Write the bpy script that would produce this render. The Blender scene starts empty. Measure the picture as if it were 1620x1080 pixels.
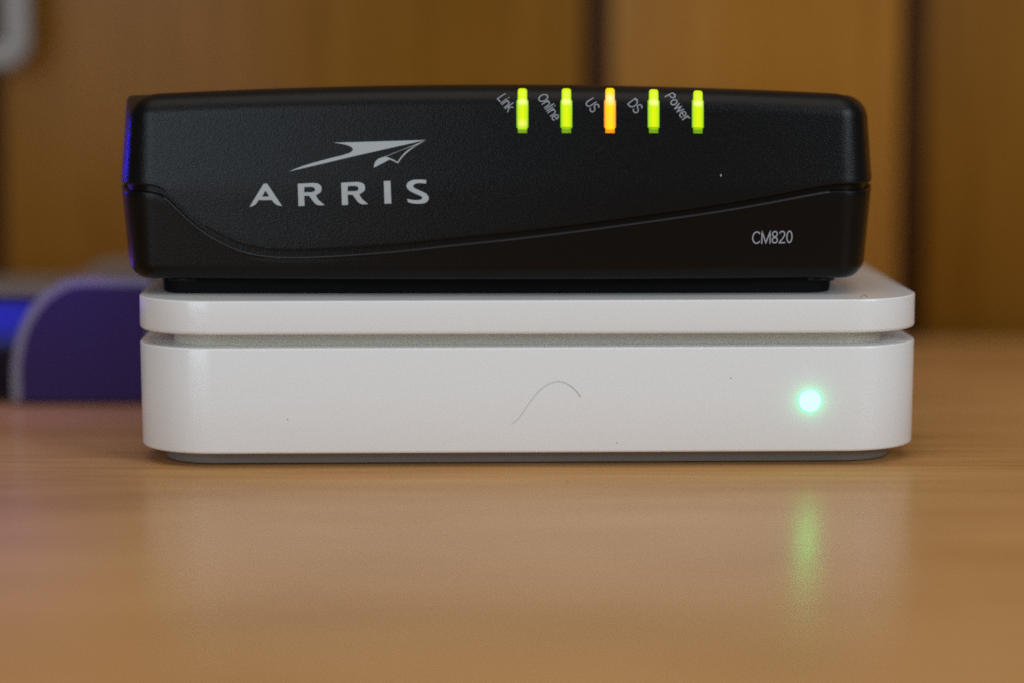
import bpy, bmesh, math, random
from mathutils import Vector, Matrix
from mathutils.bvhtree import BVHTree

R = math.radians
MM = 0.001
S = bpy.context.scene
C = S.collection
random.seed(7)

# ------------------------------------------------------------------ camera
F_PX, PITCH = 4000.0, R(6.76)
CAM = Vector((0.0, -0.524, 0.0886))
cd = bpy.data.cameras.new("camera")
cam = bpy.data.objects.new("camera", cd)
C.objects.link(cam)
cam.location = CAM
cam.rotation_euler = (R(90) - PITCH, 0, 0)
cd.sensor_width = 36
cd.lens = F_PX / 1620 * 36
cd.clip_start = 0.01
cd.clip_end = 50
cd.dof.use_dof = True
cd.dof.focus_distance = 0.535
cd.dof.aperture_fstop = 4.0
cd.dof.aperture_blades = 0
S.camera = cam

# ------------------------------------------------------------------ world, lamps, exposure
w = bpy.data.worlds.new("World")
S.world = w
w.use_nodes = True
bg = w.node_tree.nodes["Background"]
bg.inputs[0].default_value = (1.0, 0.93, 0.86, 1)
bg.inputs[1].default_value = 0.05
S.view_settings.view_transform = 'Standard'
S.view_settings.look = 'None'
S.view_settings.exposure = 0
S.view_settings.gamma = 1

def area(name, loc, target, sx, sy, power, col):
    l = bpy.data.lights.new(name, 'AREA')
    l.shape = 'RECTANGLE'
    l.size, l.size_y = sx, sy
    l.energy = power
    l.color = col
    o = bpy.data.objects.new(name, l)
    C.objects.link(o)
    o.location = loc
    o.rotation_euler = (Vector(target) - Vector(loc)).to_track_quat('-Z', 'Y').to_euler()
    return o

area("window_light", (-0.70, -1.35, 0.42), (0, 0, 0.05), 0.75, 0.8, 8.8, (0.74, 0.875, 1.0))
area("far_window_light", (1.10, -0.98, 0.66), (0.03, 0, 0.05), 0.55, 0.7, 11.0, (0.74, 0.875, 1.0))
area("ceiling_light", (0.1, -0.5, 1.7), (0.1, -0.3, 0), 2.4, 1.4, 14.0, (1.0, 0.93, 0.84))
S.cycles.use_denoising = False
S.cycles.max_bounces = 10
S.cycles.use_adaptive_sampling = False
S.cycles.filter_width = 1.7
S.cycles.sample_clamp_indirect = 4.0

# ------------------------------------------------------------------ helpers
def ray(px, py):
    d = Vector(((px - 810) / F_PX, 1.0, -(py - 540) / F_PX))
    f = Vector((0, math.cos(PITCH), -math.sin(PITCH)))
    u = Vector((0, math.sin(PITCH), math.cos(PITCH)))
    return (Vector((1, 0, 0)) * d.x + f + u * d.z).normalized()

def nm(name):
    m = bpy.data.materials.new(name)
    m.use_nodes = True
    return m, m.node_tree.nodes, m.node_tree.links, m.node_tree.nodes["Principled BSDF"]

def obj(name, bm, m, parent=None, smooth=True, angle=38):
    me = bpy.data.meshes.new(name)
    bmesh.ops.recalc_face_normals(bm, faces=bm.faces)
    bm.to_mesh(me)
    bm.free()
    return link(name, me, m, parent, smooth, angle)

def link(name, me, m, parent=None, smooth=True, angle=38):
    me.materials.clear()
    me.materials.append(m)
    if smooth:
        me.shade_smooth()
        me.set_sharp_from_angle(angle=R(angle))
    o = bpy.data.objects.new(name, me)
    C.objects.link(o)
    if parent:
        o.parent = parent
    return o

def tag(o, label, cat, group=None):
    o['label'] = label
    o['category'] = cat
    if group:
        o['group'] = group
    return o

def thing(name, label, cat, loc=(0, 0, 0), rz=0):
    o = bpy.data.objects.new(name, None)
    o.empty_display_size = 0.01
    C.objects.link(o)
    o.location = loc
    o.rotation_euler = (0, 0, rz)
    return tag(o, label, cat)

def loops(bm, rings, cap0=True, cap1=True, closed=True):
    vs = [[bm.verts.new(p) for p in r] for r in rings]
    n = len(rings[0])
    for a, b in zip(vs, vs[1:]):
        for i in range(n if closed else n - 1):
            j = (i + 1) % n
            bm.faces.new((a[i], a[j], b[j], b[i]))
    if cap0:
        bm.faces.new(vs[0][::-1])
    if cap1:
        bm.faces.new(vs[-1])
    return vs

def box(bm, x0, x1, y0, y1, z0, z1, bev=0.0, seg=2):
    ret = bmesh.ops.create_cube(bm, size=1)
    for v in ret['verts']:
        v.co = Vector((x0 + (v.co.x + .5) * (x1 - x0), y0 + (v.co.y + .5) * (y1 - y0), z0 + (v.co.z + .5) * (z1 - z0)))
    if bev:
        es = list({e for v in ret['verts'] for e in v.link_edges})
        bmesh.ops.bevel(bm, geom=es, offset=bev, segments=seg, profile=.5, affect='EDGES')

def tube(bm, pts, rad, n=6):
    rings = []
    for i, p in enumerate(pts):
        t = (pts[min(i + 1, len(pts) - 1)] - pts[max(i - 1, 0)]).normalized()
        a = t.orthogonal().normalized() if i == 0 else (a - t * a.dot(t)).normalized()
        b = t.cross(a)
        r = rad[i] if isinstance(rad, list) else rad
        rings.append([p + (a * math.cos(k * math.tau / n) + b * math.sin(k * math.tau / n)) * r for k in range(n)])
    loops(bm, rings)

def lerp_curve(pts, x):
    # smooth (monotone cubic) interpolation through points
    n = len(pts)
    if x <= pts[0][0]: return pts[0][1]
    if x >= pts[-1][0]: return pts[-1][1]
    d = [(pts[i+1][1]-pts[i][1])/(pts[i+1][0]-pts[i][0]) for i in range(n-1)]
    m = [d[0]] + [0 if d[i-1]*d[i] <= 0 else 2*d[i-1]*d[i]/(d[i-1]+d[i]) for i in range(1, n-1)] + [d[-1]]
    for i in range(n-1):
        if x <= pts[i+1][0]:
            h = pts[i+1][0]-pts[i][0]
            t = (x-pts[i][0])/h
            return ((2*t**3-3*t**2+1)*pts[i][1] + (t**3-2*t**2+t)*h*m[i] + (-2*t**3+3*t**2)*pts[i+1][1] + (t**3-t**2)*h*m[i+1])

def bvh_of(obs):
    bm = bmesh.new()
    for o in obs:
        mw = o.matrix_basis if not o.parent else o.parent.matrix_basis @ o.matrix_basis
        tmp = o.data.copy()
        tmp.transform(mw)
        bm.from_mesh(tmp)
        bpy.data.meshes.remove(tmp)
    t = BVHTree.FromBMesh(bm)
    bm.free()
    return t

# ------------------------------------------------------------------ materials
def wood(name, c_dark, c_mid, c_light, axis, rough, fine=1.0, coat=0.0, spec=0.5):
    m, N, L, P = nm(name)
    tc = N.new('ShaderNodeTexCoord')
    mp = N.new('ShaderNodeMapping')
    L.new(tc.outputs['Object'], mp.inputs[0])
    sc = [3.0, 3.0, 3.0]
    for i in range(3):
        if i != axis: sc[i] = 55.0
    mp.inputs['Scale'].default_value = sc
    n1 = N.new('ShaderNodeTexNoise'); n1.inputs['Scale'].default_value = 1.0
    n1.inputs['Detail'].default_value = 5; n1.inputs['Distortion'].default_value = 0.6
    L.new(mp.outputs[0], n1.inputs['Vector'])
    mp2 = N.new('ShaderNodeMapping'); L.new(tc.outputs['Object'], mp2.inputs[0])
    sc2 = [18.0, 18.0, 18.0]
    for i in range(3):
        if i != axis: sc2[i] = 900.0 * fine
    mp2.inputs['Scale'].default_value = sc2
    n2 = N.new('ShaderNodeTexNoise'); n2.inputs['Scale'].default_value = 1.0
    n2.inputs['Detail'].default_value = 6
    L.new(mp2.outputs[0], n2.inputs['Vector'])
    n3 = N.new('ShaderNodeTexNoise'); n3.inputs['Scale'].default_value = 9.0
    L.new(tc.outputs['Object'], n3.inputs['Vector'])
    mix = N.new('ShaderNodeMix'); mix.data_type = 'FLOAT'; mix.inputs[0].default_value = 0.66
    L.new(n1.outputs[0], mix.inputs[2]); L.new(n2.outputs[0], mix.inputs[3])
    mix2 = N.new('ShaderNodeMix'); mix2.data_type = 'FLOAT'; mix2.inputs[0].default_value = 0.25
    L.new(mix.outputs[0], mix2.inputs[2]); L.new(n3.outputs[0], mix2.inputs[3])
    cr = N.new('ShaderNodeValToRGB')
    e = cr.color_ramp.elements
    e[0].position, e[0].color = 0.35, (*c_dark, 1)
    e[1].position, e[1].color = 0.65, (*c_light, 1)
    k = cr.color_ramp.elements.new(0.48); k.color = (*c_mid, 1)
    L.new(mix2.outputs[0], cr.inputs[0])
    L.new(cr.outputs[0], P.inputs['Base Color'])
    mr = N.new('ShaderNodeMapRange')
    mr.inputs[3].default_value = rough * 0.85; mr.inputs[4].default_value = rough * 1.2
    L.new(n1.outputs[0], mr.inputs[0]); L.new(mr.outputs[0], P.inputs['Roughness'])
    P.inputs['Specular IOR Level'].default_value = spec
    b = N.new('ShaderNodeBump'); b.inputs['Strength'].default_value = 0.06; b.inputs['Distance'].default_value = 0.0002
    L.new(n2.outputs[0], b.inputs['Height']); L.new(b.outputs[0], P.inputs['Normal'])
    return m

def plain(name, col, rough, spec=0.5, bump=None, coat=0.0):
    m, N, L, P = nm(name)
    P.inputs['Roughness'].default_value = rough
    P.inputs['Specular IOR Level'].default_value = spec
    P.inputs['Coat Weight'].default_value = coat
    tc = N.new('ShaderNodeTexCoord')
    n = N.new('ShaderNodeTexNoise'); n.inputs['Scale'].default_value = 60; n.inputs['Detail'].default_value = 4
    L.new(tc.outputs['Object'], n.inputs['Vector'])
    mx = N.new('ShaderNodeMix'); mx.data_type = 'RGBA'
    mx.inputs[6].default_value = (*[c * 0.94 for c in col], 1)
    mx.inputs[7].default_value = (*[min(1, c * 1.05) for c in col], 1)
    L.new(n.outputs[0], mx.inputs[0]); L.new(mx.outputs[2], P.inputs['Base Color'])
    if bump:
        sc, st, dist = bump
        n2 = N.new('ShaderNodeTexNoise'); n2.inputs['Scale'].default_value = sc; n2.inputs['Detail'].default_value = 2
        L.new(tc.outputs['Object'], n2.inputs['Vector'])
        b = N.new('ShaderNodeBump'); b.inputs['Strength'].default_value = st; b.inputs['Distance'].default_value = dist
        L.new(n2.outputs[0], b.inputs['Height']); L.new(b.outputs[0], P.inputs['Normal'])
    return m

def glow(name, col, strength):
    m, N, L, P = nm(name)
    P.inputs['Base Color'].default_value = (*[min(1, c) * 0.5 for c in col], 1)
    P.inputs['Roughness'].default_value = 0.3
    P.inputs['Emission Color'].default_value = (*col, 1)
    P.inputs['Emission Strength'].default_value = strength
    return m

M_TABLE = wood("table_laminate", (0.42, 0.20, 0.064), (0.59, 0.305, 0.110), (0.72, 0.41, 0.168), 0, 0.28, 0.40, spec=0.10)
M_WALL = wood("wall_veneer", (0.27, 0.105, 0.008), (0.34, 0.138, 0.015), (0.40, 0.172, 0.027), 2, 0.32, 0.5, spec=0.25)
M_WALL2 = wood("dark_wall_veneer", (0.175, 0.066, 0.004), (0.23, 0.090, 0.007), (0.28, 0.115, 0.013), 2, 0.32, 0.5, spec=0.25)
M_DARK = plain("dark_gap", (0.15, 0.065, 0.022), 0.8)

def white_plastic():
    m, N, L, P = nm("white_gloss_plastic")
    tc = N.new('ShaderNodeTexCoord')
    v = N.new('ShaderNodeTexVoronoi'); v.inputs['Scale'].default_value = 110; v.inputs['Randomness'].default_value = 1
    L.new(tc.outputs['Object'], v.inputs['Vector'])
    cr = N.new('ShaderNodeValToRGB')
    cr.color_ramp.elements[0].position = 0.018; cr.color_ramp.elements[0].color = (0.62, 0.60, 0.57, 1)
    cr.color_ramp.elements[1].position = 0.034; cr.color_ramp.elements[1].color = (0.80, 0.795, 0.78, 1)
    L.new(v.outputs['Distance'], cr.inputs[0])
    L.new(cr.outputs[0], P.inputs['Base Color'])
    n = N.new('ShaderNodeTexNoise'); n.inputs['Scale'].default_value = 40; n.inputs['Detail'].default_value = 6
    L.new(tc.outputs['Object'], n.inputs['Vector'])
    mr = N.new('ShaderNodeMapRange'); mr.inputs[3].default_value = 0.16; mr.inputs[4].default_value = 0.26
    L.new(n.outputs[0], mr.inputs[0]); L.new(mr.outputs[0], P.inputs['Roughness'])
    return m
M_WHITE = white_plastic()
M_FOOT = plain("grey_rubber", (0.22, 0.20, 0.18), 0.55, bump=(2500, .15, .0001))
M_BLACK = plain("black_textured_plastic", (0.0045, 0.0045, 0.0047), 0.29, 0.215, bump=(3900, 0.42, 0.00016))
M_BLACK2 = plain("black_satin_plastic", (0.005, 0.004, 0.0035), 0.30, 0.17, bump=(2600, 0.25, 0.0002))
M_MATT = plain("matt_black_rubber", (0.004, 0.0035, 0.003), 0.7, 0.10)
M_PRINT = plain("silver_grey_print", (0.40, 0.43, 0.44), 0.5, 0.4)
M_PRINT2 = plain("pale_grey_print", (0.31, 0.33, 0.36), 0.5, 0.4)

# ------------------------------------------------------------------ setting: table and wall
bm = bmesh.new()
box(bm, -0.7, 0.7, -0.50, 0.228, -0.022, 0.0, 0.0015)
table = tag(obj("table", bm, M_TABLE), "light brown wood-grain table top carrying the stacked devices", "table")

wall = bpy.data.objects.new("wall", None); C.objects.link(wall)
wall.location = (0, 0.24, -0.05)
wall['kind'] = 'structure'
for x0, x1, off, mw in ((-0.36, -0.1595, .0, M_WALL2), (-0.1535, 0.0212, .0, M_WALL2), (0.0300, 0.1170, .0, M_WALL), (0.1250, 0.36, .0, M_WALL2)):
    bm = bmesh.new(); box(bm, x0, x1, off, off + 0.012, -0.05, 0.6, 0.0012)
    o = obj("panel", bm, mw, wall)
bm = bmesh.new(); box(bm, -0.38, 0.38, 0.0121, 0.03, -0.06, 0.6)
obj("backing", bm, M_DARK, wall)

# ------------------------------------------------------------------ outlines
def outline(hw, y0, y1, sag, rc, nfront=120, ncor=14, flare=0.0, nback=30, nside=16):
    """closed plan outline (x, y, nx, ny), counter-clockwise from the front left."""
    fx = lambda x: y0 + sag * (x / hw) ** 2
    xe = hw - rc
    for _ in range(20):
        al = math.atan(2 * sag * xe / hw ** 2)
        xe = hw - rc + rc * math.sin(al)
    pts = []
    for i in range(nfront + 1):
        x = -xe + 2 * xe * i / nfront
        a = math.atan(2 * sag * x / hw ** 2)
        pts.append((x, fx(x), math.sin(a), -math.cos(a)))
    cx, cy = hw - rc, fx(xe) + rc * math.cos(al)
    a0, a1 = -math.pi / 2 + al, -flare
    for i in range(1, ncor + 1):
        a = a0 + (a1 - a0) * i / ncor
        pts.append((cx + rc * math.cos(a), cy + rc * math.sin(a), math.cos(a), math.sin(a)))
    sx, sy = pts[-1][0], pts[-1][1]
    rb = min(rc, 6 * MM) if flare else rc
    L_ = (y1 - rb - sy)
    for i in range(1, nside + 1):
        # side bows outward: starts with slope 'flare' and straightens within 'bow'
        t = (i / nside) ** 1.7
        bow = 25 * MM
        q = min(1.0, L_ * t / bow)
        dx = math.tan(flare) * bow * (q - q * q * 0.5)
        sl = math.tan(flare) * (1 - q)
        n = Vector((1, -sl)).normalized()
        pts.append((sx + dx, sy + L_ * t, n.x, n.y))
    ex = pts[-1][0]
    for i in range(1, ncor + 1):
        a = math.pi / 2 * i / ncor
        pts.append((ex - rb + rb * math.cos(a), y1 - rb + rb * math.sin(a), math.cos(a), math.sin(a)))
    bx = pts[-1][0]
    half = pts[nfront // 2 + 1:]
    for i in range(1, nback // 2):
        pts.append((bx * (1 - 2 * i / nback), y1, 0, 1))
    right = [p for p in pts[nfront + 1:]]
    mirror = [(-x, y, -nx, ny) for (x, y, nx, ny) in right[::-1]]
    mid = [(0, y1, 0, 1)]
    return pts + mid + mirror

def ring(out, inset, z):
    return [Vector((x - nx * inset, y - ny * inset, z)) for x, y, nx, ny in out]

# ------------------------------------------------------------------ white router
ROUT = thing("router", "white square rounded router with a glowing green-white light, under the black modem",
             "router", (0.0040, 0, 0), R(1.6))
o_r = outline(83.2 * MM, 0, 165 * MM, 0.0, 17 * MM, nfront=60, ncor=24, nback=20)
def rslab(name, prof, m):
    b = bmesh.new()
    loops(b, [ring(o_r, i * MM, z * MM) for i, z in prof])
    return obj(name, b, m, ROUT, angle=45)
rslab("base_foot", [(6.2, 0), (5.4, 0.3), (5.0, 1.2), (5.0, 3.2)], M_FOOT)
body = rslab("body", [(5.5, 3.0), (1.0, 3.0), (0.6, 3.05), (0.35, 3.2), (0.2, 3.6), (0.1, 14), (0, 24.85), (0.03, 25.0), (0.12, 25.15), (0.3, 25.2), (9, 25.2)], M_WHITE)
rslab("neck", [(7.2, 25.0), (7.2, 28.2)], plain("beige_inner_plastic", (0.74, 0.67, 0.54), 0.5))
lid = rslab("lid", [(9, 27.9), (0.8, 27.9), (0.35, 28.0), (0.08, 28.3), (0, 28.7), (0, 34.65), (0.03, 34.82), (0.12, 34.95), (0.3, 35.0), (0.5, 35.0), (1.5, 35.0), (10, 35.0)], M_WHITE)

bvr = bvh_of([body, lid])
def hit_r(px, py, off=0.0):
    h = bvr.ray_cast(CAM, ray(px, py))
    return h[0] + h[1] * off
def local(o, p):
    return o.matrix_basis.inverted() @ p

# status light: a lens flush with the front, its rim dimmer than its core
def lamp_mat(name, core, edge, r0, r1):
    m, N, L, P = nm(name)
    uv = N.new('ShaderNodeAttribute'); uv.attribute_name = 'rad'
    mr = N.new('ShaderNodeMapRange'); mr.interpolation_type = 'SMOOTHSTEP'
    mr.inputs[1].default_value = r0; mr.inputs[2].default_value = r1
    L.new(uv.outputs['Fac'], mr.inputs[0])
    mx = N.new('ShaderNodeMix'); mx.data_type = 'RGBA'
    mx.inputs[6].default_value = (*core, 1); mx.inputs[7].default_value = (*edge, 1)
    mx.clamp_result = False
    L.new(mr.outputs[0], mx.inputs[0]); L.new(mx.outputs[2], P.inputs['Emission Color'])
    P.inputs['Emission Strength'].default_value = 1
    P.inputs['Base Color'].default_value = (0.03, 0.035, 0.04, 1)
    P.inputs['Specular IOR Level'].default_value = 0.1
    P.inputs['Roughness'].default_value = 0.25
    return m
LC = hit_r(1281.5, 633)
lc = local(ROUT, LC)
b = bmesh.new()
lay = b.verts.layers.float.new('rad')
RL = 2.62 * MM
prev = None
for k in range(9):
    r = RL * k / 8
    z = 0.09 * MM * math.sqrt(max(0, 1 - (k / 8) ** 2)) + 0.02 * MM
    vs = []
    for j in range(40 if k else 1):
        a = math.tau * j / 40
        v = b.verts.new((lc.x + r * math.cos(a), lc.y - z, lc.z + r * math.sin(a))); v[lay] = k / 8
        vs.append(v)
    if k == 1:
        for j in range(40): b.faces.new((prev[0], vs[j], vs[(j + 1) % 40]))
    elif k > 1:
        for j in range(40): b.faces.new((prev[j], vs[j], vs[(j + 1) % 40], prev[(j + 1) % 40]))
    prev = vs
back = [b.verts.new((v.co.x, lc.y + 1.0 * MM, v.co.z)) for v in prev]
for j in range(40): b.faces.new((prev[j], back[j], back[(j + 1) % 40], prev[(j + 1) % 40]))
M_RLED = lamp_mat("green_white_lamp", (0.74, 7.5, 1.8), (0.10, 1.2, 0.34), 0.86, 1.0)
obj("status_light", b, M_RLED, ROUT)
# added unseen disc lamp before the lens, makes the glow on the plastic
sp_ = area("added_status_spill", LC + Vector((0, -2.6 * MM, 0)), LC, 3.5 * MM, 3.5 * MM, 0.00013, (0.05, 1.0, 0.38))
sp_.data.shape = 'DISK'

# hairs and fluff lying on the router
M_HAIR = plain("brown_hair", (0.22, 0.17, 0.14), 0.5)
def hair(pts, r, label, m=M_HAIR, name="hair", cat="hair"):
    # dense smooth path through pixel positions on the router's front
    P = []
    for i in range(len(pts) - 1):
        p0, p1, p2, p3 = (pts[max(i - 1, 0)], pts[i], pts[i + 1], pts[min(i + 2, len(pts) - 1)])
        for k in range(6):
            t = k / 6
            P.append(tuple(0.5 * (2 * p1[c] + (p2[c] - p0[c]) * t + (2 * p0[c] - 5 * p1[c] + 4 * p2[c] - p3[c]) * t * t
                                  + (3 * p1[c] - p0[c] - 3 * p2[c] + p3[c]) * t ** 3) for c in (0, 1)))
    P.append(pts[-1])
    n = len(P)
    b = bmesh.new()
    tube(b, [hit_r(x, y, r * MM) for x, y in P], [r * MM * (0.35 + 0.65 * i / (n - 1)) for i in range(n)], 5)
    return tag(obj(name, b, m), label, cat)
hair([(809, 670), (822, 659), (837, 637), (852, 618.5), (867, 607), (883, 602.6), (896, 605.6), (909, 615), (918.5, 626.7)],
     0.05, "long thin curved hair stuck to the middle of the white router front")
hair([(1361, 474), (1363, 470), (1366, 467.6), (1369, 467.6), (1372, 471)], 0.05,
     "tiny curled hair on the top right edge of the white router lid")

# dark dust specks
M_SPECK = plain("dark_dust", (0.07, 0.06, 0.05), 0.8)
def speck(p, r, label):
    b = bmesh.new()
    bmesh.ops.create_icosphere(b, subdivisions=1, radius=r * MM)
    for v in b.verts: v.co = Vector((v.co.x * random.uniform(.7, 1.3), v.co.y * .6, v.co.z * random.uniform(.7, 1.2))) + p
    tag(obj("dust_speck", b, M_SPECK), label, "dust speck")
speck(hit_r(1156, 597), 0.15, "dark dust speck on the white router above and left of its light")
speck(hit_r(976, 700), 0.14, "dark dust speck near the lower edge of the white router, right of the hair")
speck(hit_r(455, 663), 0.13, "faint dust speck on the left half of the white router front")
d_ = ray(897, 762); speck(CAM + d_ * (-CAM.z / d_.z) + Vector((0, 0, .1 * MM)), 0.16, "tiny dark speck lying on the table just in front of the router")

# ------------------------------------------------------------------ black modem on the router
MOD = thing("modem", "black cable modem with five lit indicators and a silver logo, on the white router",
            "modem", (-0.0031, 0.006, 0.0351), R(0.5))
HW, YB, SAG, RC = 79.5 * MM, 112 * MM, 3.6 * MM, 7.5 * MM
out = outline(HW, 0, YB, SAG, RC, nfront=240, ncor=12, flare=R(15), nback=30, nside=26)
ZP, ZT, ZB = 22.9 * MM, 44.35 * MM, 3.3 * MM      # parting line, crown, underside (above the router lid)
TAPU, TAPL = math.tan(R(4.8)), math.tan(R(4.6))
GAP = 1.3 * MM
def mpx(px, py, yl=0.0):
    """x, z in the modem's frame of a photo pixel at local depth yl"""
    d = ray(px, py); t = (MOD.location.y + yl - CAM.y) / d.y
    p = CAM + d * t
    return p.x - MOD.location.x, p.z - MOD.location.z
lip_px = [(195, 303), (217, 303), (236, 303.6), (247, 305.5), (259, 310.5), (276, 326), (304, 352), (328, 370), (355.5, 385.4), (383, 396.7),
          (416, 403.6), (442, 405.8), (476.5, 406), (507, 405), (613, 398), (713, 387.6), (824, 376.2), (927, 363.6), (1031, 349.5),
          (1135, 334.5), (1210, 321.7), (1285, 307.5), (1310, 303.4), (1323, 302), (1345, 301.6), (1382, 301.6)]
lip = []
for px, py in lip_px:
    lip.append(mpx(px, py, SAG * ((px - 787) / 590) ** 2))
ZL = lip[0][1]
def zlip(x, y):
    t = min(1, max(0, (y - 14 * MM) / (10 * MM)))
    return lerp_curve(lip, x) * (1 - t) + (ZP - 0.2 * MM) * t
def ztop(x, y):
    return ZT - 2.2 * MM * (x / HW) ** 2 - 0.028 * max(0.0, y - 14 * MM) - 0.0009 / MM * max(0.0, y - 14 * MM) ** 2 * 0.0
def r_top(x, y):
    if x < 0 and y > 8 * MM:
        t = min(1, (y - 8 * MM) / (9 * MM)); return (5.2 * (1 - t) + 1.3 * t) * MM
    return 5.2 * MM
def profile_u(x, y):
    """(inset, z) list of the upper shell, lip to crown edge"""
    z0 = zlip(x, y) + GAP
    r, zt = r_top(x, y), ztop(x, y)
    ins = lambda z: max(0.0, z - ZP) * TAPU
    P = [(3.0 * MM, z0), (0.6 * MM + ins(z0), z0), (0.1 * MM + ins(z0), z0 + .01 * MM), (0.02 * MM + ins(z0), z0 + 0.08 * MM), (ins(z0), z0 + .45 * MM)]
    z1 = zt - r
    i1 = ins(z1)
    for k in range(1, 13):
        z = z0 + .45 * MM + (z1 - z0 - .45 * MM) * k / 12
        P.append((ins(z), z))
    for k in range(1, 11):
        th = math.pi / 2 * k / 10
        P.append((i1 + r * (1 - math.cos(th)), z1 + r * math.sin(th)))
    return P
def build_upper():
    b = bmesh.new()
    rings = None
    cols = []
    for x, y, nx, ny in out:
        cols.append([Vector((x - nx * i, y - ny * i, z)) for i, z in profile_u(x, y)])
    rings = [[c[k] for c in cols] for k in range(len(cols[0]))]
    last = rings[-1]
    yc = YB * 0.5
    for s in (0.95, 0.85, 0.7, 0.5, 0.3, 0.12):
        rr = []
        for p in last:
            x, y = p.x * s, yc + (p.y - yc) * s
            rr.append(Vector((x, y, ztop(x, y) + (p.z - ztop(p.x, p.y)))))
        rings.append(rr)
    loops(b, rings, cap0=True, cap1=True)
    return obj("upper_shell", b, M_BLACK, MOD, angle=50)
UP = build_upper()
def build_lower():
    b = bmesh.new()
    cols = []
    rb = 3.3 * MM
    for x, y, nx, ny in out:
        zt = zlip(x, y)
        ins = lambda z: max(0.0, ZP - z) * TAPL + 0.10 * MM
        P = [(3.0 * MM, zt), (ins(zt) + 0.6 * MM, zt), (ins(zt) + 0.40 * MM, zt - .02 * MM), (ins(zt) + 0.03 * MM, zt - .34 * MM), (ins(zt), zt - .45 * MM)]
        z1 = ZB + rb
        for k in range(1, 11):
            z = zt - .45 * MM + (z1 - zt + .45 * MM) * k / 10
            P.append((ins(z), z))
        for k in range(1, 9):
            th = math.pi / 2 * k / 8
            P.append((ins(z1) + rb * (1 - math.cos(th)), z1 - rb * math.sin(th)))
        P.append((ins(z1) + rb + 3 * MM, ZB))
        cols.append([Vector((x - nx * i, y - ny * i, z)) for i, z in P])
    loops(b, [[c[k] for c in cols] for k in range(len(cols[0]))])
    return obj("lower_shell", b, M_BLACK2, MOD, angle=50)
LO = build_lower()
b = bmesh.new()   # added strip along the front seam, paler and shinier to paint its highlight
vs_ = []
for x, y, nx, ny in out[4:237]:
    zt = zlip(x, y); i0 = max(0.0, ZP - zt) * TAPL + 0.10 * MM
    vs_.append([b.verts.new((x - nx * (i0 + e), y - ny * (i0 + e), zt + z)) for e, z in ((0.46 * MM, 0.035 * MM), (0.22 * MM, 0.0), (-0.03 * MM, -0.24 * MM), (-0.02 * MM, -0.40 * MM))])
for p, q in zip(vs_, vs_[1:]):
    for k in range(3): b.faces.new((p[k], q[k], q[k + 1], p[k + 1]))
obj("seam_highlight", b, plain("painted_seam_highlight", (0.035, 0.033, 0.033), 0.35, 0.5), MOD)
b = bmesh.new()   # dark inner wall behind the gap
cols = []
for x, y, nx, ny in out:
    z = zlip(x, y)
    cols.append([Vector((x - nx * i, y - ny * i, zz)) for i, zz in ((1.3 * MM, z - 1.5 * MM), (1.3 * MM, z + GAP + 1.5 * MM))])
loops(b, [[c[k] for c in cols] for k in range(2)])
obj("inner_frame", b, M_BLACK2, MOD)
# tapered plinth under the modem, with a round foot at each end
o_p = outline(72.2 * MM, 8.0 * MM, 100 * MM, 0.4 * MM, 6 * MM, nfront=40, ncor=10, nback=20)
b = bmesh.new()
loops(b, [ring(o_p, 0.7 * MM, 0), ring(o_p, .3 * MM, .3 * MM), ring(o_p, 0, 4.4 * MM)])
obj("plinth", b, M_MATT, MOD)
for fx in (-66.5, 68.5):
    b = bmesh.new()
    rr = []
    for rad, z in ((4.0, 2.5), (4.2, 2.8), (4.2, 3.7), (3.9, 4.1), (3.0, 4.3), (0.3, 4.35)):
        rr.append([Vector(((fx + rad * math.cos(math.tau * k / 28)) * MM, (11.4 + rad * .8 * math.sin(math.tau * k / 28)) * MM, z * MM)) for k in range(28)])
    loops(b, rr)
    obj("foot", b, M_BLACK2, MOD)

bvm = bvh_of([UP, LO])
def hit_m(px, py, off=0.0):
    h = bvm.ray_cast(CAM, ray(px, py))
    n = h[1] if h[1].dot(CAM - h[0]) > 0 else -h[1]
    return h[0] + n * off
def toM(p):
    return local(MOD, p)

# --- printed shapes, drawn in photo coordinates on the curved front
def fill_poly(polys):
    """polys: outer loop + holes, 2D. Returns bmesh triangulated in the xy plane, finely divided."""
    b = bmesh.new()
    edges = []
    for pl_ in polys:
        vs = [b.verts.new((x, y, 0)) for x, y in pl_]
        edges += [b.edges.new((vs[i], vs[(i + 1) % len(vs)])) for i in range(len(vs))]
    bmesh.ops.triangle_fill(b, use_beauty=True, edges=edges)
    return b
def arc_pts(pts, n=5):
    """closed Catmull-Rom; entries with a third item 1 are sharp corners"""
    res = []
    N_ = len(pts)
    for i in range(N_):
        p1, p2 = pts[i], pts[(i + 1) % N_]
        p0 = pts[i - 1] if not (len(p1) > 2) else p1
        p3 = pts[(i + 2) % N_] if not (len(p2) > 2) else p2
        if len(p1) > 2 and len(p2) > 2:
            res.append(p1[:2]); continue
        for k in range(n):
            t = k / n
            res.append(tuple(0.5 * (2 * p1[c] + (p2[c] - p0[c]) * t + (2 * p0[c] - 5 * p1[c] + 4 * p2[c] - p3[c]) * t * t
                                    + (3 * p1[c] - p0[c] - 3 * p2[c] + p3[c]) * t ** 3) for c in (0, 1)))
    return res
def decal(name, b, m, fn, cuts=0):
    for _ in range(cuts):
        bmesh.ops.subdivide_edges(b, edges=[e for e in b.edges], cuts=1)
        bmesh.ops.triangulate(b, faces=b.faces)
    for v in b.verts:
        v.co = toM(fn(v.co.x, v.co.y))
    b.faces.ensure_lookup_table()
    return obj(name, b, m, MOD, smooth=False)
OFF = 0.05 * MM
zc6 = lambda P: [((p[0] / 5.0625 + 380, p[1] / 5.0625 + 200) + tuple(p[2:])) for p in P]
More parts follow.
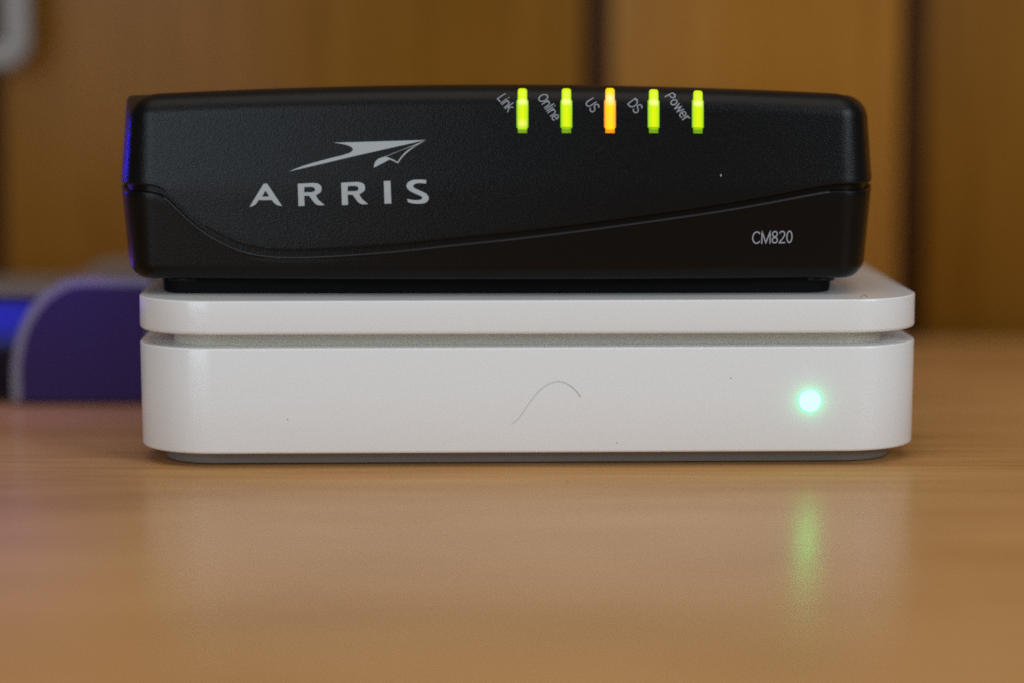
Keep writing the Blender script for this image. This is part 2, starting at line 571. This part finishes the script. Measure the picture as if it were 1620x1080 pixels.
def letter(polys):
    b = fill_poly([arc_pts(zc6(p)) for p in polys])
    return decal("letter", b, M_PRINT, lambda x, y: hit_m(x, y, OFF), 1)
A_ = [[(188, 461, 1), (216, 460, 1), (336, 640, 1), (300, 634), (272, 615), (254, 592, 1), (147, 593, 1), (128, 622), (104, 638), (74, 648, 1)],
      [(203, 516, 1), (174, 566, 1), (233, 564, 1)]]
def R_(dx, dy):
    o_ = [(461, 461, 1), (580, 455, 1), (618, 459), (645, 476), (652, 503), (643, 530), (606, 553, 1), (628, 590), (676, 632, 1), (632, 634), (600, 620), (577, 592), (553, 558, 1),
          (513, 558, 1), (516, 638, 1), (467, 641, 1)]
    h_ = [(513, 488, 1), (513, 530, 1), (570, 529, 1), (593, 522), (600, 508), (592, 493), (570, 486, 1)]
    return [[(p[0] + dx, p[1] + dy) + tuple(p[2:]) for p in q] for q in (o_, h_)]
I_ = [[(1150, 440, 1), (1203, 438, 1), (1211, 620, 1), (1156, 622, 1)]]
S_ = [[(1492, 432, 1), (1486, 461, 1), (1440, 456), (1402, 462), (1386, 480), (1398, 497), (1440, 516), (1488, 540), (1510, 572), (1500, 602), (1465, 619), (1400, 621), (1345, 610, 1),
       (1337, 583, 1), (1390, 592), (1440, 590), (1458, 576), (1446, 560), (1400, 540), (1350, 512), (1332, 480), (1346, 449), (1385, 431), (1440, 428)]]
for q in (A_, R_(0, 0), R_(348, -8), I_, S_):
    letter(q)
# emblem: swept wing and the folded paper plane outline
z5 = lambda P: [((p[0] / 11.571 + 560, p[1] / 11.571 + 205) + tuple(p[2:])) for p in P]
wing = zc6([(748, 133, 1), (1488, 111, 1), (900, 243, 1), (640, 305), (385, 364, 1), (520, 313), (700, 262), (820, 232), (880, 212), (903, 187), (880, 162), (830, 146)])
decal("emblem", fill_poly([arc_pts(wing, 6)]), M_PRINT, lambda x, y: hit_m(x, y, OFF), 2)
fold = z5([(1312, 204, 1), (565, 497, 1), (440, 545), (380, 620), (362, 704, 1), (655, 552, 1), (740, 590), (805, 625, 1), (880, 520), (980, 420), (1130, 310)])
hole = z5([(1180, 276, 1), (980, 384), (860, 505), (800, 600, 1), (730, 560), (655, 524), (575, 503, 1), (900, 372)])
decal("emblem", fill_poly([arc_pts(fold, 6), arc_pts(hole, 6)]), M_PRINT, lambda x, y: hit_m(x, y, OFF), 1)

# --- lettering as strokes of even width
def earc(cx, cy, rx, ry, a0, a1, n=14):
    return [(cx + rx * math.cos(R(a0 + (a1 - a0) * k / n)), cy + ry * math.sin(R(a0 + (a1 - a0) * k / n))) for k in range(n + 1)]
W_ = 0.105   # stroke width for a cap height of 1
h_ = W_ / 2
def glyph(ch):
    """(advance, strokes) with the baseline at 0 and cap height 1"""
    x = 0.74
    c = ch
    if c == 'L': return .60, [[(h_, 1), (h_, h_), (.52, h_)]]
    if c == 'i': return .22, [[(h_ + .03, 0), (h_ + .03, x)], [(h_ + .03, .88), (h_ + .03, 1.0)]]
    if c == 'l': return .22, [[(h_ + .03, 0), (h_ + .03, 1)]]
    if c == 'n': return .58, [[(h_, 0), (h_, x)], [(h_, .42)] + earc(.27, .42, .205, x - h_ - .42, 170, 0, 10) + [(.475, 0)]]
    if c == 'k': return .54, [[(h_, 0), (h_, 1)], [(.46, x), (h_ + .02, .30)], [(.20, .44), (.49, 0)]]
    if c == 'O': return .84, [earc(.39, .5, .39 - h_, .5 - h_, 90, 450, 28)]
    if c == 'o': return .60, [earc(.27, x / 2, .27 - h_, x / 2 - h_, 90, 450, 24)]
    if c == 'e': return .59, [[(h_, x * .52), (.49, x * .52)] + earc(.27, x / 2, .27 - h_, x / 2 - h_, 5, 322, 24)]
    if c == 'U': return .78, [[(h_, 1), (h_, .36)] + earc(.35, .36, .35 - h_, .36 - h_, 180, 360, 14) + [(.70 - h_, 1)]]
    if c == 'S': return .72, [earc(.32, .735, .25, .265 - h_, 18, 250, 16) + earc(.33, .275, .27, .275 - h_, 78, -165, 16)]
    if c == 'D': return .78, [[(h_, h_), (h_, 1 - h_), (.30, 1 - h_)] + earc(.30, .5, .37, .5 - h_, 90, -90, 18) + [(h_, h_)]]
    if c == 'P': return .70, [[(h_, 0), (h_, 1 - h_), (.36, 1 - h_)] + earc(.36, .715, .22, .285 - h_, 90, -90, 12) + [(h_, .43 + h_)]]
    if c == 'w': return .78, [[(.03, x), (.20, .05), (.375, x - .04), (.55, .05), (.72, x)]]
    if c == 'r': return .38, [[(h_, 0), (h_, x)], [(h_, .44)] + earc(.30, .44, .235, x - h_ - .44, 165, 80, 7)]
    if c == 'C': return .78, [earc(.39, .5, .39 - h_, .5 - h_, 38, 322, 26)]
    if c == 'M': return .88, [[(h_, 0), (h_, .97), (.40, .07), (.80 - h_, .97), (.80 - h_, 0)]]
    if c == '8': return .62, [earc(.27, .745, .20, .255 - h_, 90, 450, 20), earc(.27, .265, .27 - h_, .265 - h_, 90, 450, 22)]
    if c == '2': return .62, [earc(.27, .715, .27 - h_, .285 - h_, 165, -25, 14) + [(.30, .36), (.09, .13), (h_, h_), (.54, h_)]]
    if c == '0': return .62, [earc(.27, .5, .27 - h_, .5 - h_, 90, 450, 26)]
def ribbon(b, pts, wd):
    cl = math.hypot(pts[0][0] - pts[-1][0], pts[0][1] - pts[-1][1]) < 1e-4
    P = []
    for i in range(len(pts) - 1):      # split long runs so that the ribbon can follow the curved plastic
        n_ = max(1, int(math.hypot(pts[i + 1][0] - pts[i][0], pts[i + 1][1] - pts[i][1]) / .09))
        P += [tuple(pts[i][c] + (pts[i + 1][c] - pts[i][c]) * k / n_ for c in (0, 1)) for k in range(n_)]
    P.append(pts[-1])
    V = [Vector(p) for p in P]
    pr = []
    for i, p in enumerate(V):
        d0 = (p - V[i - 1]).normalized() if i > 0 else None
        d1 = (V[i + 1] - p).normalized() if i < len(V) - 1 else None
        if cl and d0 is None: d0 = (V[-1] - V[-2]).normalized()
        if cl and d1 is None: d1 = (V[1] - V[0]).normalized()
        d0 = d0 or d1; d1 = d1 or d0
        n0, n1 = Vector((-d0.y, d0.x)), Vector((-d1.y, d1.x))
        m_ = (n0 + n1)
        m_ = m_.normalized() if m_.length > 1e-3 else n1
        k = min(2.2, 1 / max(.35, m_.dot(n1)))
        pr.append((b.verts.new((p + m_ * wd / 2 * k).to_3d()), b.verts.new((p - m_ * wd / 2 * k).to_3d())))
    for a, c in zip(pr, pr[1:]):
        b.faces.new((a[0], a[1], c[1], c[0]))
def glyphs(body, wd=W_):
    b = bmesh.new(); lay = b.verts.layers.float.new('lift'); x = 0; k = 0
    for ch in body:
        adv, st = glyph(ch)
        for q in st:
            n0 = len(b.verts)
            ribbon(b, [(px + x, py) for px, py in q], wd)
            b.verts.ensure_lookup_table()
            for v in b.verts[n0:]: v[lay] = k
            k = (k + 1) % 2
        x += adv
    X = [v.co.x for v in b.verts]
    return b, min(X), max(X), 0.0, 1.0
def lettering(name, b, m, fn):
    lay = b.verts.layers.float['lift']
    for v in b.verts:
        v.co = toM(fn(v.co.x, v.co.y, OFF + v[lay] * 0.012 * MM))
    return obj(name, b, m, MOD, smooth=False)
b, x0, x1, y0, y1 = glyphs("CM820", 0.105)
# corners in the photo: bottom-left (1189, 386) .. top-right (1254, 365)
def cm(x, y, off, B=(x0, x1, y0, y1)):
    u, v = (x - B[0]) / (B[1] - B[0]), y
    return hit_m(1189.5 + 64 * u + 0.6 * v, 386.6 - 1.6 * u - 20.0 * v, off)
lettering("model_number", b, M_PRINT2, cm)

# surface point from (x, arc length above the fillet start): used for what wraps over the top edge
def surf(x, a):
    y0_ = SAG * (x / HW) ** 2
    P = profile_u(x, y0_)
    zt0 = ztop(x, y0_)
    z1 = zt0 - 5.2 * MM
    i1 = max(0.0, z1 - ZP) * TAPU
    r = 5.2 * MM
    c, s = math.cos(math.atan(TAPU)), math.sin(math.atan(TAPU))
    if a <= 0:
        p, n = (i1 + a * s, z1 + a * c), (-c, s)
    elif a <= r * math.pi / 2:
        th = a / r
        p, n = (i1 + r * (1 - math.cos(th)), z1 + r * math.sin(th)), (-math.cos(th), math.sin(th))
    else:
        e = a - r * math.pi / 2
        yy = y0_ + i1 + r + e
        p, n = (i1 + r + e, ztop(x, yy) + (zt0 - ztop(x, y0_ + i1 + r)) * max(0, 1 - e / (8 * MM))), (0, 1)
    return Vector((x, y0_ + p[0], p[1])), Vector((0, n[0], n[1])).normalized()
def snap(x, a, off):
    p, n = surf(x, a)
    w_ = MOD.matrix_basis @ p
    q = bvm.find_nearest(w_)
    nn = q[1] if q[1].dot(MOD.matrix_basis.to_3x3() @ n) > 0 else -q[1]
    return q[0] + nn * off
def to_xa(px, py):
    """(x, a) whose surface point is seen at photo pixel (px, py)"""
    def proj(p):
        d = MOD.matrix_basis @ p - CAM
        f = Vector((0, math.cos(PITCH), -math.sin(PITCH))); u = Vector((0, math.sin(PITCH), math.cos(PITCH)))
        return 810 + F_PX * d.x / d.dot(f), 540 - F_PX * d.dot(u) / d.dot(f)
    x = (px - 787) / 7.35 * MM
    a = 0.0
    for _ in range(12):
        qx, _y = proj(surf(x, a)[0]); x += (px - qx) / 7.38 * MM
        lo, hi = -22 * MM, 30 * MM
        for _ in range(40):
            mid = (lo + hi) / 2
            if proj(surf(x, mid)[0])[1] > py: lo = mid
            else: hi = mid
        a = (lo + hi) / 2
    return x, a
# caption: (text, first-letter anchor px, last-letter end px, height mm)
for txt, pa, pb, hgt in (("Link", (786, 156.5), (803, 178.5), 2.25), ("Online", (849, 155), (876, 193.5), 2.25), ("US", (924, 163), (936, 180), 2.3),
                         ("DS", (992, 165), (1005, 181.5), 2.3), ("Power", (1051, 153.5), (1082, 194.5), 2.25)):
    b, x0, x1, y0, y1 = glyphs(txt)
    xa, aa = to_xa(*pa); xb, ab = to_xa(*pb)
    d = Vector((xb - xa, ab - aa)); Ln = d.length; d.normalize(); nrm = Vector((-d.y, d.x))
    def place(x, y, off, x0=x0, x1=x1, xa=xa, aa=aa, d=d, nrm=nrm, Ln=Ln, hgt=hgt):
        u = (x - x0) / (x1 - x0) * Ln
        v = y * hgt * MM
        return snap(xa + d.x * u + nrm.x * v, aa + d.y * u + nrm.y * v, off)
    lettering("caption", b, M_PRINT2, place)

# --- the five indicator lights wrapped over the top edge
def ind_mat(name, base, hot, foot):
    m, N, L, P = nm(name)
    at = N.new('ShaderNodeAttribute'); at.attribute_name = 'rad'
    cr = N.new('ShaderNodeValToRGB')
    e = cr.color_ramp.elements
    e[0].position, e[0].color = 0.0, (*foot, 1)
    e[1].position, e[1].color = 1.0, (*base, 1)
    for p_, c_ in hot:
        k = cr.color_ramp.elements.new(p_); k.color = (*c_, 1)
    L.new(at.outputs['Fac'], cr.inputs[0])
    ed = N.new('ShaderNodeAttribute'); ed.attribute_name = 'edge'
    mx = N.new('ShaderNodeMix'); mx.data_type = 'RGBA'; mx.blend_type = 'MULTIPLY'
    L.new(ed.outputs['Fac'], mx.inputs[0]); L.new(cr.outputs[0], mx.inputs[6])
    mx.inputs[7].default_value = (0.60, 0.80, 0.4, 1) if base[1] > base[0] else (1.0, 0.62, 0.3, 1)
    L.new(mx.outputs[2], P.inputs['Emission Color'])
    P.inputs['Emission Strength'].default_value = 1.0
    P.inputs['Base Color'].default_value = (*[0.05 * c for c in base], 1)
    P.inputs['Roughness'].default_value = 0.3
    return m
G, GH = (0.76, 0.93, 0.0), (1.1, 1.1, 0.42)
O_, OH = (1.0, 0.82, 0.0), (1.0, 0.93, 0.36)
FG, FO = (0.17, 0.36, 0.006), (1.0, 0.33, 0.002)
M_G = ind_mat("green_indicator", G, [(0.085, FG), (0.10, (.45, .74, .0)), (0.125, (.2, .42, 0)), (0.15, G), (0.62, G), (0.70, GH), (0.78, G)], FG)
M_G2 = ind_mat("green_indicator_double", G, [(0.07, FG), (0.09, (.5, .8, .0)), (0.21, (1.0, .94, .16)), (0.34, G), (0.62, G), (0.70, GH), (0.78, G)], FG)
M_O = ind_mat("amber_indicator", O_, [(0.07, FO), (0.10, O_), (0.32, (1.0, .74, .03)), (0.60, O_), (0.70, OH), (0.78, OH), (0.88, O_)], FO)
M_GF = ind_mat("green_flange", (0.42, 0.74, 0.0), [], (0.32, 0.62, 0.0))
M_OF = ind_mat("amber_flange", (1.0, 0.42, 0.0), [], (1.0, 0.38, 0.0))
def bar(px, y0, y1, hw_, h, n, step=None):
    """raised bar from photo row y0 up to y1, following the front and the rounded top edge"""
    b = bmesh.new(); lay = b.verts.layers.float.new('rad'); led = b.verts.layers.float.new('edge')
    rings, ts = [], []
    for k in range(n + 1):
        t = k / n
        xc, a = to_xa(px, y0 + (y1 - y0) * t)
        hh = h * (0.5 if step and t < step else 1.0)
        k_ = max(0.0, (t - 0.93) / 0.07) ** 2
        wv = hw_ - 0.18 * MM * k_
        hh *= 1 - 0.5 * k_
        ring_ = [snap(xc + s * wv, a, e) for s, e in ((-1, -0.6 * MM), (-1, hh - .18 * MM), (-0.82, hh), (0, hh + .05 * MM), (0.82, hh), (1, hh - .18 * MM), (1, -0.6 * MM))]
        rings.append([toM(p) for p in ring_]); ts.append(t)
    vs = loops(b, rings)
    for r_, t in zip(vs, ts):
        for k, v in enumerate(r_):
            v[lay] = t
            v[led] = (1, 1, .55, 0, .55, 1, 1)[k]
    return b
LEDS = [(826.5, 211, 142), (896, 211, 142), (965, 211, 141.5), (1034, 211, 143.5), (1104, 211.5, 145.5)]
for i, (px, yb, yt) in enumerate(LEDS):
    amber = i == 2
    lens = obj("indicator_light", bar(px, yb, yt, 0.98 * MM, 0.5 * MM, 40, step=0.085), M_O if amber else (M_G2 if i == 0 else M_G), MOD)
    lens['label'] = "amber lit indicator bar" if amber else "green lit indicator bar"
    obj("flange", bar(px, 202.5, 157.5, 1.24 * MM, 0.2 * MM, 16), M_OF if amber else M_GF, lens)

# white crumb stuck to the front of the modem
p = toM(hit_m(1140.5, 278)); b = bmesh.new()
bmesh.ops.create_icosphere(b, subdivisions=1, radius=0.2 * MM)
for v in b.verts: v.co = Vector((v.co.x * .7, v.co.y * .5, v.co.z * 1.5)) + p
o = obj("crumb", b, plain("pale_crumb", (.55, .5, .45), .7)); o.data.transform(MOD.matrix_basis)
tag(o, "tiny pale crumb stuck to the right half of the black modem front", "crumb")

# ------------------------------------------------------------------ blurred set-top box at the left
BOX = thing("set_top_box", "blurred low grey box with a blue glowing front, left of the white router", "set-top box", (-0.138, 0.092, 0))
M_CASE = plain("pale_grey_casing", (0.20, 0.18, 0.165), 0.4)
M_GLOSS = plain("dark_gloss_panel", (0.012, 0.008, 0.012), 0.3, 0.12)
M_PURP = plain("dark_panel_blue_light_tint", (0.030, 0.011, 0.062), 0.35, 0.14)  # violet tint of the blue light is put into the panel's base colour
def arch(x0, x1, z0, z1, rx, rz, n=20):
    pts = [(x0, z0)]
    for k in range(n + 1):
        a = math.pi - math.pi / 2 * k / n
        pts.append((x0 + rx + rx * math.cos(a), z1 - rz + rz * math.sin(a)))
    pts += [(x1, z1), (x1, z0)]
    return pts
def extr(pts, y0, y1, bev=0.0):
    b = bmesh.new()
    loops(b, [[Vector((x * MM, y * MM, z * MM)) for x, z in pts] for y in (y0, y1)])
    return b
ax0 = 15.0
obj("casing", extr(arch(ax0, 49.5, 0.8, 31, 17, 25), 0, 58), M_CASE, BOX)
obj("front_panel", extr(arch(ax0 + 2.4, 48.5, 1.0, 29.2, 16, 22), -0.8, 2), M_PURP, BOX)
b = bmesh.new(); box(b, -60 * MM, 36 * MM, 3 * MM, 56 * MM, 0.8 * MM, 27 * MM, 1.2 * MM)
obj("side_casing", b, M_CASE, BOX)
b = bmesh.new(); box(b, -58 * MM, 32 * MM, 2.2 * MM, 3.6 * MM, 1.5 * MM, 26.4 * MM, .3 * MM)
sp = obj("side_panel", b, M_GLOSS, BOX)
b = bmesh.new(); lay = b.verts.layers.float.new('rad')
grid = []
for i in range(13):
    col = []
    for j in range(7):
        x, z = -56 + 84 * i / 12, 13.5 + 11.5 * j / 6
        v = b.verts.new((x * MM, 1.9 * MM, z * MM)); v[lay] = min(1, math.hypot((x - 4) / 40, (z - 21.5) / 9)); col.append(v)
    grid.append(col)
for i in range(12):
    for j in range(6): b.faces.new((grid[i][j], grid[i + 1][j], grid[i + 1][j + 1], grid[i][j + 1]))
M_BLUE = lamp_mat("blue_lamp_window", (0.0, 0.0, 0.36), (0.0, 0.0, 0.004), 0.1, 1.0)
obj("blue_light", b, M_BLUE, sp)
area("added_blue_panel_fill", (-0.112, 0.066, 0.036), (-0.112, 0.092, 0.022), 30 * MM, 6 * MM, 0.0042, (0.10, 0.03, 1.0))  # added unseen lamp turned to the front panel, brightens it blue
area("added_blue_table_fill", (-0.128, 0.072, 0.030), (-0.116, 0.060, 0.0), 70 * MM, 24 * MM, 0.0036, (0.30, 0.10, 1.0))  # added unseen lamp tilted down, tints the table violet
sl = bpy.data.lights.new("unseen_blue_spot", 'SPOT'); sl.energy = 0.10; sl.color = (0.01, 0.01, 1.0); sl.shadow_soft_size = 1.5 * MM  # added spot out of view, lights the modem's left side blue
sl.spot_size = R(40); sl.spot_blend = 1.0
so = bpy.data.objects.new("unseen_blue_spot", sl); C.objects.link(so)
so.location = (-0.175, 0.125, 0.062)
so.rotation_euler = (Vector((-0.085, 0.050, 0.072)) - so.location).to_track_quat('-Z', 'Y').to_euler()
for x in (-50, 40):
    b = bmesh.new(); box(b, (x - 4) * MM, (x + 4) * MM, 6 * MM, 14 * MM, 0, 1.2 * MM); obj("foot", b, M_DARK, BOX)

# ------------------------------------------------------------------ pale bracket on the wall, top left
BR = thing("bracket", "blurred pale grey square-cornered bracket on the wooden wall, top left", "bracket", (-0.17, 0.24, 0.0842))
b = bmesh.new()
def rrect(c, t, up, side, w_, d_):
    return [c + side * (w_ * sx) + up * (d_ * sy) for sx, sy in ((-.5, -.3), (-.3, -.5), (.3, -.5), (.5, -.3), (.5, .3), (.3, .5), (-.3, .5), (-.5, .3))]
path = [(-30, 0), (19.3, 0)] + [(19.3 + 4.5 * math.sin(R(15 * k)), 4.5 - 4.5 * math.cos(R(15 * k))) for k in range(1, 7)] + [(23.8, 70)]
rings = []
for i, (x, z) in enumerate(path):
    q0, q1 = path[max(i - 1, 0)], path[min(i + 1, len(path) - 1)]
    t = Vector((q1[0] - q0[0], 0, q1[1] - q0[1])).normalized()
    rings.append(rrect(Vector((x * MM, -12 * MM, z * MM)), t, Vector((0, 1, 0)), Vector((-t.z, 0, t.x)), 7.4 * MM, 7.4 * MM))
loops(b, rings)
M_BR = plain("pale_grey_plastic", (0.28, 0.255, 0.235), 0.45)
obj("bar", b, M_BR, BR)
for x, z in ((-20, 0), (23.8, 50)):
    b = bmesh.new(); box(b, (x - 3) * MM, (x + 3) * MM, -9 * MM, 0, (z - 3) * MM, (z + 3) * MM, .5 * MM); obj("post", b, M_BR, BR)
